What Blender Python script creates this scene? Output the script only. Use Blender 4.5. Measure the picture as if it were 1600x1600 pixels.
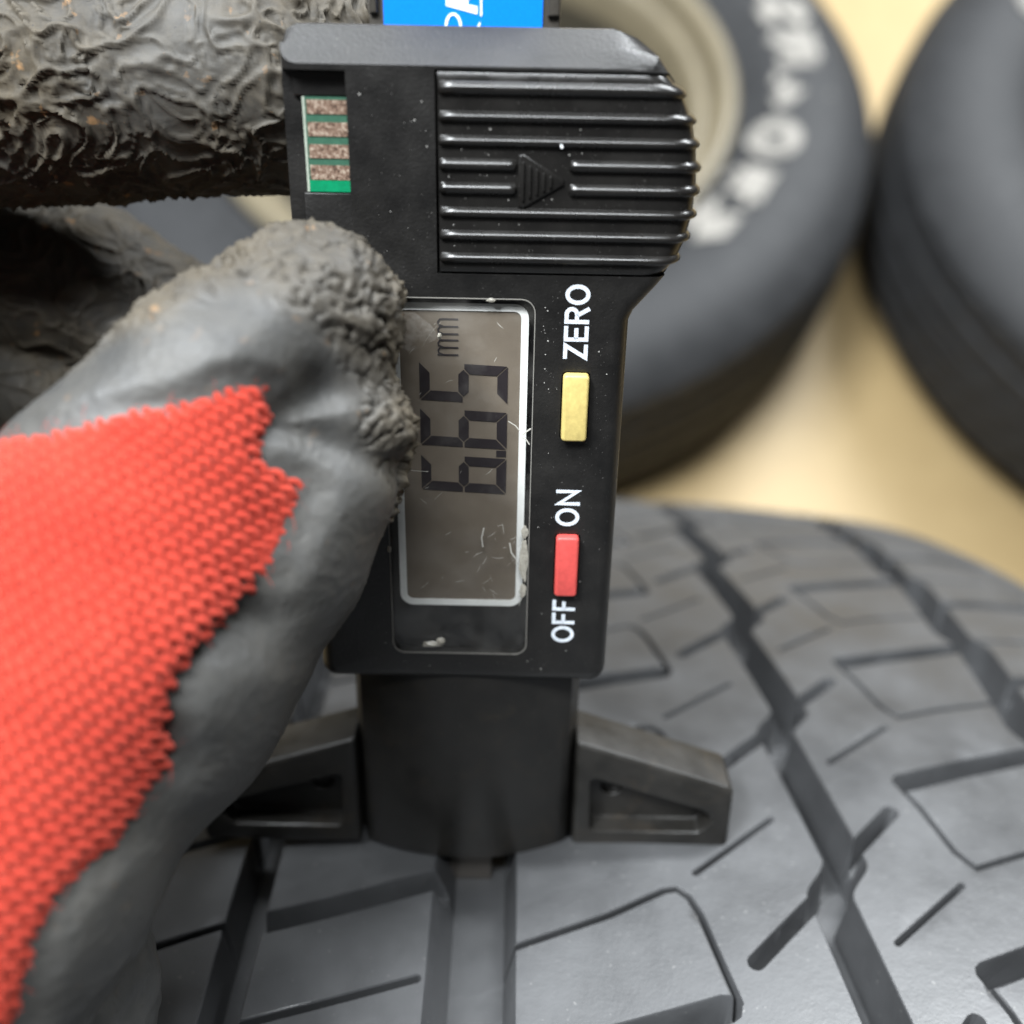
import bpy, bmesh, math, random
import numpy as np
from mathutils import Matrix, Vector, noise, geometry

for o in list(bpy.data.objects):
    bpy.data.objects.remove(o)
SC = bpy.context.scene
COL = SC.collection
S = 0.001                                   # everything is written in millimetres

# ------------------------------------------------------------------ frames
# gauge frame: x right, y away from the photographer, z along the gauge; its face lies in y = 0.
# The gauge stands on the far side of an upright tyre, so its frame leans back by TILT.
TILT = math.radians(37.0)
R1, Y0, ZB = 400.0, 28.0, -2.5              # tyre radius, crown offset, tread height at the gauge
ZC = ZB - math.sqrt(R1 * R1 - Y0 * Y0)
CT, ST = math.cos(TILT), math.sin(TILT)


def g2w(p):
    p = np.asarray(p, float).reshape(-1, 3)
    y, z = p[:, 1] - Y0, p[:, 2] - ZC
    return np.stack([p[:, 0], CT * y + ST * z, -ST * y + CT * z + R1], 1)


ROT = Matrix.Rotation(-TILT, 4, 'X')

# ------------------------------------------------------------------ camera
PITCH, ROLL, FPX = math.radians(25.6), math.radians(1.1), 1600.0
CAM = np.array([0.0, -105.4, 101.5])
FWD = np.array([0, math.cos(PITCH), -math.sin(PITCH)])
UPV = np.array([0, math.sin(PITCH), math.cos(PITCH)])
XV = np.array([1.0, 0, 0])
E1 = math.cos(ROLL) * XV + math.sin(ROLL) * UPV
ED = math.sin(ROLL) * XV - math.cos(ROLL) * UPV

cd = bpy.data.cameras.new('camera')
cam = bpy.data.objects.new('camera', cd)
COL.objects.link(cam)
m = Matrix.Identity(4)
for r in range(3):
    m[r][0], m[r][1], m[r][2] = E1[r], -ED[r], -FWD[r]
mw = ROT @ m
loc = g2w(CAM)[0] * S
cam.matrix_world = Matrix.Translation(Vector(loc)) @ mw
cd.sensor_width = 36.0
cd.lens = 36.0
cd.clip_start, cd.clip_end = 0.01, 50.0
cd.dof.use_dof = True
cd.dof.focus_distance = 0.111
cd.dof.aperture_fstop = 12.5
cd.dof.aperture_blades = 0
SC.camera = cam

# ------------------------------------------------------------------ world, lamps, exposure
wd = bpy.data.worlds.new('World')
SC.world = wd
wd.use_nodes = True
bg = wd.node_tree.nodes['Background']
bg.inputs[0].default_value = (0.95, 0.97, 1.0, 1)
bg.inputs[1].default_value = 0.06


def ceiling_lamp(x, y, z, sx, sy, power, colour=(0.93, 0.97, 1.0), rot=0.0):
    ld = bpy.data.lights.new('ceiling_lamp', 'AREA')
    ld.shape = 'RECTANGLE'
    ld.size, ld.size_y = sx, sy
    ld.energy = power
    ld.color = colour
    lo = bpy.data.objects.new('ceiling_lamp', ld)
    lo.location = (x, y, z)
    lo.rotation_euler = (0, 0, rot)
    COL.objects.link(lo)
    return lo


ceiling_lamp(-0.85, 0.55, 2.4, 1.2, 0.30, 80, rot=math.radians(90))
ceiling_lamp(-0.30, 0.32, 2.4, 1.2, 0.25, 42)
ceiling_lamp(0.10, 1.62, 2.4, 2.0, 0.30, 30)
ceiling_lamp(1.50, 2.35, 2.4, 1.6, 0.45, 185)

SC.view_settings.view_transform = 'Standard'
SC.view_settings.look = 'None'
SC.view_settings.exposure = 0.3
SC.view_settings.gamma = 1.0
SC.view_settings.use_curve_mapping = False
SC.cycles.use_denoising = True
SC.cycles.max_bounces = 5
SC.cycles.diffuse_bounces = 3
SC.cycles.glossy_bounces = 3
SC.cycles.transparent_max_bounces = 24
SC.cycles.caustics_reflective = False
SC.cycles.caustics_refractive = False
SC.cycles.sample_clamp_indirect = 4.0


# ------------------------------------------------------------------ materials
class Mat:
    """small wrapper round a Principled node tree with object coordinates in millimetres"""

    def __init__(self, name):
        self.m = bpy.data.materials.new(name)
        self.m.use_nodes = True
        self.t = self.m.node_tree
        self.b = self.t.nodes['Principled BSDF']
        self.out = self.t.nodes['Material Output']
        tc = self.t.nodes.new('ShaderNodeTexCoord')
        mp = self.t.nodes.new('ShaderNodeMapping')
        mp.inputs['Scale'].default_value = (1000, 1000, 1000)
        self.t.links.new(tc.outputs['Object'], mp.inputs[0])
        self.co = mp.outputs[0]

    def link(self, a, b):
        self.t.links.new(a, b)

    def node(self, kind, **kw):
        n = self.t.nodes.new(kind)
        for k, v in kw.items():
            setattr(n, k, v)
        return n

    def noise(self, size, detail=4.0, rough=0.55, dist=0.0, stretch=None):
        n = self.node('ShaderNodeTexNoise')
        n.inputs['Scale'].default_value = 1.0 / size
        n.inputs['Detail'].default_value = detail
        n.inputs['Roughness'].default_value = rough
        n.inputs['Distortion'].default_value = dist
        if stretch:
            mp = self.node('ShaderNodeMapping')
            mp.inputs['Scale'].default_value = stretch
            self.link(self.co, mp.inputs[0])
            self.link(mp.outputs[0], n.inputs['Vector'])
        else:
            self.link(self.co, n.inputs['Vector'])
        return n.outputs['Fac']

    def ramp(self, fac, stops):
        r = self.node('ShaderNodeValToRGB')
        el = r.color_ramp.elements
        while len(el) < len(stops):
            el.new(0.5)
        for e, (p, c) in zip(el, stops):
            e.position = p
            e.color = c if len(c) == 4 else (*c, 1)
        self.link(fac, r.inputs[0])
        return r.outputs[0]

    def grey(self, fac, a, b, lo=0.0, hi=1.0):
        """map range to lo..hi"""
        r = self.node('ShaderNodeMapRange')
        r.inputs[1].default_value, r.inputs[2].default_value = a, b
        r.inputs[3].default_value, r.inputs[4].default_value = lo, hi
        self.link(fac, r.inputs[0])
        return r.outputs[0]

    def mix(self, fac, a, b, blend='MIX'):
        n = self.node('ShaderNodeMix', data_type='RGBA', blend_type=blend)
        for sock, v in ((n.inputs[0], fac), (n.inputs[6], a), (n.inputs[7], b)):
            if isinstance(v, (int, float)):
                sock.default_value = v
            elif isinstance(v, tuple):
                sock.default_value = (*v, 1) if len(v) == 3 else v
            else:
                self.link(v, sock)
        return n.outputs[2]

    def math(self, op, a, b=None):
        n = self.node('ShaderNodeMath', operation=op)
        for i, v in enumerate((a, b)):
            if v is None:
                continue
            if isinstance(v, (int, float)):
                n.inputs[i].default_value = v
            else:
                self.link(v, n.inputs[i])
        return n.outputs[0]

    def bump(self, h, strength, dist_mm, prev=None):
        n = self.node('ShaderNodeBump')
        n.inputs['Strength'].default_value = strength
        n.inputs['Distance'].default_value = dist_mm * S
        self.link(h, n.inputs['Height'])
        if prev is not None:
            self.link(prev, n.inputs['Normal'])
        return n.outputs[0]

    def set(self, **kw):
        names = dict(color='Base Color', rough='Roughness', metal='Metallic', normal='Normal',
                     spec='Specular IOR Level', sheen='Sheen Weight', sss='Subsurface Weight', coat='Coat Weight')
        for k, v in kw.items():
            sk = self.b.inputs[names[k]]
            if isinstance(v, (int, float)):
                sk.default_value = v
            elif isinstance(v, tuple):
                sk.default_value = (*v, 1) if len(v) == 3 else v
            else:
                self.link(v, sk)
        return self


def plastic(name, col, rough, grain=0.25, gstr=0.32, smudge=0.12, dust=True):
    M = Mat(name)
    n1 = M.noise(6.0, 6, 0.65)
    n2 = M.noise(0.35, 3, 0.6)
    c = M.mix(M.grey(n1, 0.35, 0.75, 0, smudge), col, (0.16, 0.145, 0.125))
    if dust:
        v = M.noise(0.22, 2, 0.5)
        c = M.mix(M.grey(v, 0.72, 0.78, 0, 0.4), c, (0.32, 0.31, 0.29))
    if name.startswith('dull'):
        br = M.math('MULTIPLY', M.grey(M.noise(7.0, 5, 0.7, 0.8), 0.54, 0.74, 0, 0.45), M.grey(M.noise(0.6, 4, 0.7), 0.4, 0.65, 0.2, 1.0))
        c = M.mix(br, c, (0.060, 0.043, 0.026))
    r = M.grey(n1, 0.3, 0.7, rough - 0.07, rough + 0.12)
    nb = M.bump(M.noise(grain, 2, 0.5), gstr, 0.08)
    M.set(color=c, rough=r, normal=nb, spec=0.5)
    return M.m


def flat(name, col, rough=0.5, metal=0.0, vary=0.0, size=1.0):
    M = Mat(name)
    if vary:
        n = M.noise(size, 4, 0.6)
        c = M.mix(M.grey(n, 0.3, 0.7, 0, 1), tuple(v * (1 - vary) for v in col), tuple(min(1, v * (1 + vary)) for v in col))
    else:
        c = col
    M.set(color=c, rough=rough, metal=metal)
    return M.m


MT = {}
MT['body'] = plastic('black_plastic', (0.0075, 0.0072, 0.007), 0.34, grain=0.32, gstr=0.5, smudge=0.05)
MT['cover'] = plastic('satin_black_plastic', (0.0085, 0.008, 0.0075), 0.25, grain=0.5, gstr=0.10, smudge=0.04)
MT['stem'] = plastic('dull_black_plastic', (0.0095, 0.009, 0.008), 0.38, smudge=0.07)
MT['dark'] = flat('dark_inside', (0.006, 0.006, 0.007), 0.3)
MT['white'] = flat('white_print', (0.56, 0.60, 0.65), 0.55, vary=0.25, size=0.3)
MT['frame'] = flat('white_frame_print', (0.90, 0.93, 0.95), 0.4, vary=0.04)
MT['segment'] = flat('lcd_ink', (0.024, 0.020, 0.024), 0.4)
MT['yellow'] = flat('yellow_button', (0.52, 0.41, 0.145), 0.45, vary=0.14, size=0.8)
MT['red'] = flat('red_button', (0.52, 0.068, 0.06), 0.5, vary=0.12, size=0.8)
MT['blue'] = flat('blue_label', (0.0, 0.20, 0.82), 0.35, vary=0.06, size=0.3)
MT['beam'] = plastic('beam_plastic', (0.05, 0.045, 0.038), 0.35)
MT['green'] = flat('green_board', (0.035, 0.10, 0.065), 0.4, vary=0.15, size=0.4)
MT['bgreen'] = flat('bright_green_board', (0.0, 0.20, 0.085), 0.35, vary=0.15, size=0.4)
MT['board_edge'] = flat('board_edge', (0.30, 0.34, 0.28), 0.6, vary=0.2, size=0.4)
MT['steel'] = flat('dull_steel', (0.10, 0.09, 0.08), 0.4, 0.6)


def m_lcd():
    M = Mat('lcd_glass')
    n = M.noise(5.0, 5, 0.6)
    c = M.mix(M.grey(n, 0.3, 0.7), (0.155, 0.130, 0.106), (0.190, 0.162, 0.133))
    M.set(color=c, rough=0.5)
    return M.m


def m_copper():
    M = Mat('worn_copper')
    n = M.noise(0.5, 5, 0.75)
    c = M.ramp(n, [(0.36, (0.035, 0.022, 0.015)), (0.5, (0.20, 0.125, 0.088)), (0.64, (0.46, 0.38, 0.30))])
    M.set(color=c, rough=0.5, metal=0.25, normal=M.bump(n, 0.4, 0.08))
    return M.m


def m_lens():
    """clear scratched plastic: straight-through light, a Fresnel reflection, and a film of scuffs"""
    M = Mat('clear_lens')
    tr = M.node('ShaderNodeBsdfTransparent')
    tr.inputs[0].default_value = (0.97, 0.965, 0.95, 1)
    gl = M.node('ShaderNodeBsdfGlossy')
    gl.inputs['Roughness'].default_value = 0.06
    df = M.node('ShaderNodeBsdfDiffuse')
    df.inputs[0].default_value = (0.62, 0.60, 0.56, 1)
    lw = M.node('ShaderNodeLayerWeight')
    fr = M.node('ShaderNodeMath', operation='MULTIPLY_ADD')
    M.link(M.math('POWER', lw.outputs['Facing'], 4.0), fr.inputs[0])
    fr.inputs[1].default_value, fr.inputs[2].default_value = 0.8, 0.025
    lw.inputs[0].default_value = 0.5
    a = M.node('ShaderNodeMixShader')
    M.link(fr.outputs[0], a.inputs[0])
    M.link(tr.outputs[0], a.inputs[1])
    M.link(gl.outputs[0], a.inputs[2])
    n1 = M.grey(M.noise(7.0, 5, 0.65), 0.45, 0.75, 0.0, 0.05)
    n2 = M.grey(M.noise(0.4, 3, 0.6, stretch=(2.2, 1, 0.5)), 0.66, 0.80, 0.0, 0.10)
    f = M.math('ADD', n1, n2)
    b = M.node('ShaderNodeMixShader')
    M.link(f, b.inputs[0])
    M.link(a.outputs[0], b.inputs[1])
    M.link(df.outputs[0], b.inputs[2])
    M.link(b.outputs[0], M.out.inputs[0])
    return M.m


def m_rubber(name, base=0.085, rough=0.5, dust=0.35, tint=(0.97, 1.0, 1.06), spec=0.65):
    M = Mat(name)
    n1 = M.noise(14.0, 6, 0.6)
    n2 = M.noise(0.5, 3, 0.6)
    lo = tuple(base * 0.78 * t for t in tint)
    hi = tuple(base * 1.25 * t for t in tint)
    c = M.mix(M.grey(n1, 0.3, 0.7), lo, hi)
    sp = M.noise(0.55, 1, 0.4)
    c = M.mix(M.grey(sp, 0.75, 0.78, 0, dust), c, (0.42, 0.41, 0.39))
    nb = M.bump(n2, 0.25, 0.10)
    nb = M.bump(M.noise(3.0, 4, 0.6), 0.25, 0.25, nb)
    M.set(color=c, rough=M.grey(n1, 0.3, 0.7, rough - 0.06, rough + 0.1), normal=nb, spec=spec)
    return M.m


def m_floor():
    M = Mat('beige_vinyl')
    n1 = M.noise(260.0, 5, 0.55, stretch=(1, 0.18, 1))
    n2 = M.noise(30.0, 5, 0.6)
    c = M.mix(M.grey(n1, 0.3, 0.7), (0.265, 0.190, 0.090), (0.34, 0.252, 0.128))
    c = M.mix(M.grey(n2, 0.4, 0.7, 0, 0.25), c, (0.225, 0.158, 0.072))
    M.set(color=c, rough=0.5, spec=0.35, normal=M.bump(n2, 0.1, 0.6))
    return M.m


def m_coating():
    M = Mat('grey_latex_coating')
    at = M.node('ShaderNodeAttribute', attribute_name='ridge')
    dirt = M.node('ShaderNodeAttribute', attribute_name='dirt')
    n1 = M.noise(9.0, 6, 0.65)
    c = M.mix(M.grey(n1, 0.3, 0.7), (0.045, 0.046, 0.046), (0.073, 0.073, 0.070))
    n3 = M.noise(3.0, 5, 0.7)
    brown = M.mix(M.grey(n3, 0.35, 0.7), (0.030, 0.024, 0.0155), (0.078, 0.062, 0.039))
    c = M.mix(M.math('MULTIPLY', dirt.outputs['Fac'], M.grey(n1, 0.25, 0.6, 0.45, 1.0)), c, brown)
    c = M.mix(M.math('MULTIPLY', at.outputs['Fac'], 0.35), c, (0.085, 0.070, 0.048))
    rust = M.noise(2.2, 3, 0.5)
    c = M.mix(M.math('MULTIPLY', M.grey(rust, 0.66, 0.76, 0, 0.6), dirt.outputs['Fac']), c, (0.36, 0.19, 0.07))
    pit = M.noise(0.7, 1, 0.3)
    c = M.mix(M.grey(pit, 0.74, 0.78, 0, 0.7), c, (0.03, 0.028, 0.025))
    nb = M.bump(M.noise(0.45, 3, 0.6), 0.18, 0.12)
    rg = M.math('ADD', M.grey(n1, 0.3, 0.7, 0.43, 0.55), M.math('MULTIPLY', dirt.outputs['Fac'], 0.25))
    M.set(color=c, rough=rg, normal=nb, spec=0.38)
    return M.m


def m_knit(name='red_knit', k=1.0):
    M = Mat(name)
    n1 = M.noise(7.0, 5, 0.6)
    n2 = M.noise(0.25, 3, 0.7)
    c = M.mix(M.grey(n1, 0.3, 0.7), (0.315 * k, 0.026 * k, 0.015 * k), (0.385 * k, 0.041 * k, 0.024 * k))
    M.set(color=c, rough=0.9, sheen=0.22, spec=0.12, normal=M.bump(n2, 0.6, 0.15))
    M.b.inputs['Sheen Tint'].default_value = (1.0, 0.45, 0.38, 1)
    M.b.inputs['Sheen Roughness'].default_value = 0.6
    return M.m


MT['lcd'] = m_lcd()
MT['copper'] = m_copper()
MT['lens'] = m_lens()
MT['tread'] = m_rubber('dusty_tread_rubber', 0.046, 0.41, dust=0.2, tint=(0.975, 1.0, 1.045))
MT['rubber'] = m_rubber('black_tyre_rubber', 0.019, 0.6, dust=0.0, spec=0.28)
MT['floor'] = m_floor()
MT['coating'] = m_coating()
MT['knit'] = m_knit()
MT['letter'] = flat('white_letter_rubber', (0.19, 0.18, 0.162), 0.85, vary=0.4, size=14)
MT['rim'] = flat('cream_rim', (0.125, 0.105, 0.067), 0.45, vary=0.1, size=30)
MT['barrel'] = flat('dull_rim_barrel', (0.06, 0.052, 0.036), 0.5, vary=0.15, size=30)
MT['hub'] = flat('dark_hub', (0.03, 0.027, 0.022), 0.5)
MT['scuff'] = flat('pale_scuff', (0.46, 0.445, 0.40), 0.6)
MT['dust'] = flat('grey_dust', (0.34, 0.33, 0.31), 0.8)
MT['glue'] = flat('dried_glue', (0.36, 0.34, 0.29), 0.35, vary=0.35, size=0.5)


# ------------------------------------------------------------------ object helpers
def tag(o, label, cat=None, group=None, kind=None):
    if label:
        o['label'] = label
    if cat:
        o['category'] = cat
    if group:
        o['group'] = group
    if kind:
        o['kind'] = kind
    return o


def root(name, base):
    """an Empty at a thing's base, in the gauge frame"""
    o = bpy.data.objects.new(name, None)
    COL.objects.link(o)
    o.empty_display_size = 0.01
    o.matrix_world = Matrix.Translation(Vector(g2w(base)[0] * S)) @ ROT
    o['_b'] = list(base)
    return o


BASES = {}


def new_root(name, base, label, cat):
    o = root(name, base)
    del o['_b']
    BASES[o.name] = np.array(base, float)
    return tag(o, label, cat)


def base_of(parent):
    p = parent
    while p.parent:
        p = p.parent
    return BASES[p.name]


def mesh(name, verts, faces, mat, parent, smooth=None, label=None, kind=None):
    """verts in gauge millimetres, parent somewhere below a gauge-frame root"""
    b = base_of(parent)
    v = (np.asarray(verts, float).reshape(-1, 3) - b) * S
    me = bpy.data.meshes.new(name)
    me.from_pydata(v.tolist(), [], [list(map(int, f)) for f in faces])
    me.validate()
    me.materials.append(mat)
    o = bpy.data.objects.new(name, me)
    COL.objects.link(o)
    o.parent = parent
    fix(me, smooth)
    if label:
        o['label'] = label
    if kind:
        o['kind'] = kind
    return o


def fix(me, smooth=None, recalc=True):
    if recalc:
        bm = bmesh.new()
        bm.from_mesh(me)
        bmesh.ops.recalc_face_normals(bm, faces=bm.faces)
        bm.to_mesh(me)
        bm.free()
    if smooth is not None:
        me.shade_smooth()
        if smooth < 180:
            me.set_sharp_from_angle(angle=math.radians(smooth))


def rrect(x0, x1, z0, z1, r, n=6):
    pts = []
    for cx, cz, a0 in ((x1 - r, z1 - r, 0), (x0 + r, z1 - r, 90), (x0 + r, z0 + r, 180), (x1 - r, z0 + r, 270)):
        for k in range(n + 1):
            a = math.radians(a0 + 90 * k / n)
            pts.append((cx + r * math.cos(a), cz + r * math.sin(a)))
    return pts


def inset(pts, d):
    """offset a ccw polygon inwards by d with mitres"""
    P = np.array(pts, float)
    n = len(P)
    out = []
    for i in range(n):
        a, b, c = P[i - 1], P[i], P[(i + 1) % n]
        e1, e2 = b - a, c - b
        l1, l2 = np.linalg.norm(e1), np.linalg.norm(e2)
        if l1 < 1e-9 or l2 < 1e-9:
            out.append(b)
            continue
        n1 = np.array([-e1[1], e1[0]]) / l1
        n2 = np.array([-e2[1], e2[0]]) / l2
        m_ = n1 + n2
        m_ = m_ / max(np.linalg.norm(m_), 1e-6)
        k = max(float(m_ @ n1), 0.35)
        out.append(b + m_ * d / k)
    return [tuple(p) for p in out]


def lofty(name, rings, mat, parent, smooth=35, cap0=True, cap1=True, **kw):
    """rings: list of (pts2d, y); each ring same count"""
    n = len(rings[0][0])
    V, Fc = [], []
    for pts, y in rings:
        yy = y if hasattr(y, '__len__') else [y] * n
        V += [(p[0], q, p[1]) for p, q in zip(pts, yy)]
    for k in range(len(rings) - 1):
        for i in range(n):
            j = (i + 1) % n
            Fc.append((k * n + i, k * n + j, (k + 1) * n + j, (k + 1) * n + i))
    if cap0:
        Fc.append(tuple(range(n))[::-1])
    if cap1:
        Fc.append(tuple(range((len(rings) - 1) * n, len(rings) * n)))
    return mesh(name, V, Fc, mat, parent, smooth, **kw)


def slab(name, pts, y0, y1, mat, parent, bev=0.0, steps=3, smooth=35, **kw):
    """plate with its front at y0 (towards the photographer), rounded front edges of radius bev"""
    rings = []
    if bev > 0:
        for k in range(steps + 1):
            a = math.pi / 2 * k / steps
            rings.append((inset(pts, bev * (1 - math.sin(a))), y0 + bev * (1 - math.cos(a))))
    else:
        rings.append((pts, y0))
    rings.append((pts, y1))
    return lofty(name, rings, mat, parent, smooth, **kw)


def cut(o, cutters):
    bpy.context.view_layer.update()
    for c in cutters:
        md = o.modifiers.new('b', 'BOOLEAN')
        md.operation = 'DIFFERENCE'
        md.object = c
        md.solver = 'EXACT'
    dg = bpy.context.evaluated_depsgraph_get()
    me = bpy.data.meshes.new_from_object(o.evaluated_get(dg))
    o.modifiers.clear()
    o.data = me
    for c in cutters:
        bpy.data.objects.remove(c)
    me.shade_smooth()
    me.set_sharp_from_angle(angle=math.radians(30))


def edge_bevel(o, w=0.18, seg=2, ang=40):
    md = o.modifiers.new('bevel', 'BEVEL')
    md.width = w * S
    md.segments = seg
    md.limit_method = 'ANGLE'
    md.angle_limit = math.radians(ang)
    md.harden_normals = False


def strip(pts, w, closed=False, caps=True):
    """2-D ribbon of width w round a polyline -> outline verts and quads"""
    P = np.array(pts, float)
    n = len(P)
    L, Rr = [], []
    for i in range(n):
        if closed:
            a, c = P[i - 1], P[(i + 1) % n]
            d1, d2 = P[i] - a, c - P[i]
        else:
            d1 = P[i] - P[i - 1] if i > 0 else P[1] - P[0]
            d2 = P[i + 1] - P[i] if i < n - 1 else d1
        d1 = d1 / np.linalg.norm(d1)
        d2 = d2 / np.linalg.norm(d2)
        t = d1 + d2
        t = t / max(np.linalg.norm(t), 1e-6)
        nn = np.array([-t[1], t[0]])
        k = max(abs(nn @ np.array([-d1[1], d1[0]])), 0.4)
        ww = w[i] if hasattr(w, '__len__') else w
        L.append(P[i] + nn * ww / 2 / k)
        Rr.append(P[i] - nn * ww / 2 / k)
    V = L + Rr
    Fc = [(i, i + 1, n + i + 1, n + i) for i in range(n - 1)]
    if closed:
        Fc.append((n - 1, 0, n, 2 * n - 1))
    return V, Fc


class Flat:
    """collects flat 2-D shapes in (x, z) and links them as one thin printed mesh"""

    def __init__(self):
        self.v, self.f = [], []

    def add(self, V, Fc):
        b = len(self.v)
        self.v += [tuple(p) for p in V]
        self.f += [tuple(i + b for i in f) for f in Fc]

    def stroke(self, pts, w, closed=False):
        self.add(*strip(pts, w, closed))

    def poly(self, pts):
        self.add(pts, [tuple(range(len(pts)))])

    def build(self, name, y, mat, parent, t=0.04, **kw):
        n = len(self.v)
        V = [(p[0], y, p[1]) for p in self.v] + [(p[0], y + t, p[1]) for p in self.v]
        ed = {}
        for f in self.f:
            for i in range(len(f)):
                e = (f[i], f[(i + 1) % len(f)])
                k = tuple(sorted(e))
                ed[k] = None if k in ed else e
        Fc = list(self.f) + [tuple(i + n for i in f[::-1]) for f in self.f]
        Fc += [(e[0], e[1], e[1] + n, e[0] + n) for e in ed.values() if e]
        return mesh(name, V, Fc, mat, parent, **kw)


def arc(cx, cy, rx, ry, a0, a1, n=14):
    return [(cx + rx * math.cos(math.radians(a0 + (a1 - a0) * k / n)), cy + ry * math.sin(math.radians(a0 + (a1 - a0) * k / n))) for k in range(n + 1)]


def glyph(ch, h, w, s):
    """strokes of a capital letter in a box w x h with stroke width s (centre lines)"""
    a, b, c, d = s / 2, w - s / 2, s / 2, h - s / 2
    mid = h * 0.5
    if ch == 'O':
        return [(arc(w / 2, h / 2, w / 2 - s / 2, h / 2 - s / 2, 0, 360, 32)[:-1], True)]
    if ch == 'Z':
        return [([(a * 0.3, d), (b, d), (a, c), (b + a * .6, c)], False)]
    if ch == 'E':
        return [([(b + a, d), (a, d), (a, c), (b + a, c)], False), ([(a, mid), (b, mid)], False)]
    if ch == 'F':
        return [([(b + a, d), (a, d), (a, 0)], False), ([(a, mid), (b, mid)], False)]
    if ch == 'N':
        return [([(a, 0), (a, d - a * .6), (b, c + a * .6), (b, h)], False)]
    if ch == 'R':
        r = (d - mid) / 2
        return [([(a, 0), (a, d), (b - r, d)] + arc(b - r, d - r, r, r, 80, -90, 8) + [(a, mid)], False),
                ([(w * 0.5, mid), (b + a * .3, 0)], False)]
    return []


def lettering(name, text, widths, gap, h, s, xb, z0, y, mat, parent):
    """text that reads upwards (along +z) with its tops towards -x; one mesh per letter"""
    u = 0.0
    for ch, w in zip(text, widths):
        fl = Flat()
        for pts, cl in glyph(ch, h, w, s):
            fl.stroke([(xb - v, z0 + u + q) for q, v in pts], s, cl)
        fl.build('letter', y, mat, parent)
        u += w + gap


# ------------------------------------------------------------------ setting: floor
def struct_floor():
    n = 24
    me = bpy.data.meshes.new('floor')
    xs = np.linspace(-4, 4, n)
    V = [(x, y + 1.0, 0) for y in xs for x in xs]
    Fc = [(j * n + i, j * n + i + 1, (j + 1) * n + i + 1, (j + 1) * n + i) for j in range(n - 1) for i in range(n - 1)]
    me.from_pydata(V, [], Fc)
    me.materials.append(MT['floor'])
    o = bpy.data.objects.new('floor', me)
    COL.objects.link(o)
    o['kind'] = 'structure'


struct_floor()


# ------------------------------------------------------------------ the measured tyre
XC = 25.0                                    # lateral middle of its tread
PER = 33.0                                   # length of one tread pitch
HW = 106.0                                    # half width of the tread


def sstep(a, b, x):
    t = np.clip((x - a) / (b - a), 0, 1)
    return t * t * (3 - 2 * t)


def drop(x):
    dx = np.abs(x - XC)
    return (dx * dx - 30.0 ** 2) / 1300.0 + 5.0 * np.clip((dx - 84) / 22.0, 0, 2) ** 2


def tyre_pt(x, s, h):
    r = R1 - drop(x) - h
    a = s / R1
    return np.stack([x, Y0 + r * np.sin(a), ZC + r * np.cos(a)], -1)


def poly_dist(X, Q, pts):
    d = np.full(X.shape, 1e9)
    P = np.array(pts, float)
    for a, b in zip(P[:-1], P[1:]):
        v = b - a
        t = np.clip(((X - a[0]) * v[0] + (Q - a[1]) * v[1]) / (v @ v), 0, 1)
        d = np.minimum(d, np.hypot(X - a[0] - t * v[0], Q - a[1] - t * v[1]))
    return d


def saw(s):
    """sawtooth of the zigzag grooves: 0 at the start of a pitch, quick step out, slow return"""
    f = np.mod(s + 33.0, PER)
    return np.where(f < 6.5, sstep(0, 6.5, f) * 3.6, 3.6 * (1 - (f - 6.5) / (PER - 6.5)))


def cut_edges(w):
    """half widths of a cut at its rim, just below the rim and at its foot"""
    wall = 0.34 if w < 1.3 else 0.70
    return w / 2 + wall * 0.65, w / 2 + wall * 0.65 - 0.13, w / 2 - wall * 0.35


def stadium(pts, r):
    """closed outline at distance r round a polyline"""
    P = [np.array(p, float) for p in pts]
    left, right = [], []
    for k, p in enumerate(P):
        d1 = (p - P[k - 1]) if k else (P[1] - p)
        d2 = (P[k + 1] - p) if k < len(P) - 1 else d1
        d1, d2 = d1 / np.linalg.norm(d1), d2 / np.linalg.norm(d2)
        t = (d1 + d2) / np.linalg.norm(d1 + d2)
        n = np.array([-t[1], t[0]])
        q = r / max(n @ np.array([-d1[1], d1[0]]), 0.5)
        left.append(p + n * q)
        right.append(p - n * q)

    def cap(p, d):
        a0 = math.atan2(d[1], d[0])
        return [p + r * np.array([math.cos(a0 + b), math.sin(a0 + b)]) for b in (-0.9, -0.3, 0.3, 0.9)]
    e = P[-1] - P[-2]
    b = P[0] - P[1]
    return [tuple(v) for v in right + cap(P[-1], e) + left[::-1] + cap(P[0], b)]


def ramp_depth(d, e, dep):
    """depth of a cut at distance d from its middle line"""
    return np.interp(d, [e[2], e[1], e[0]], [dep, 0.22, 0.0])


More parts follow.
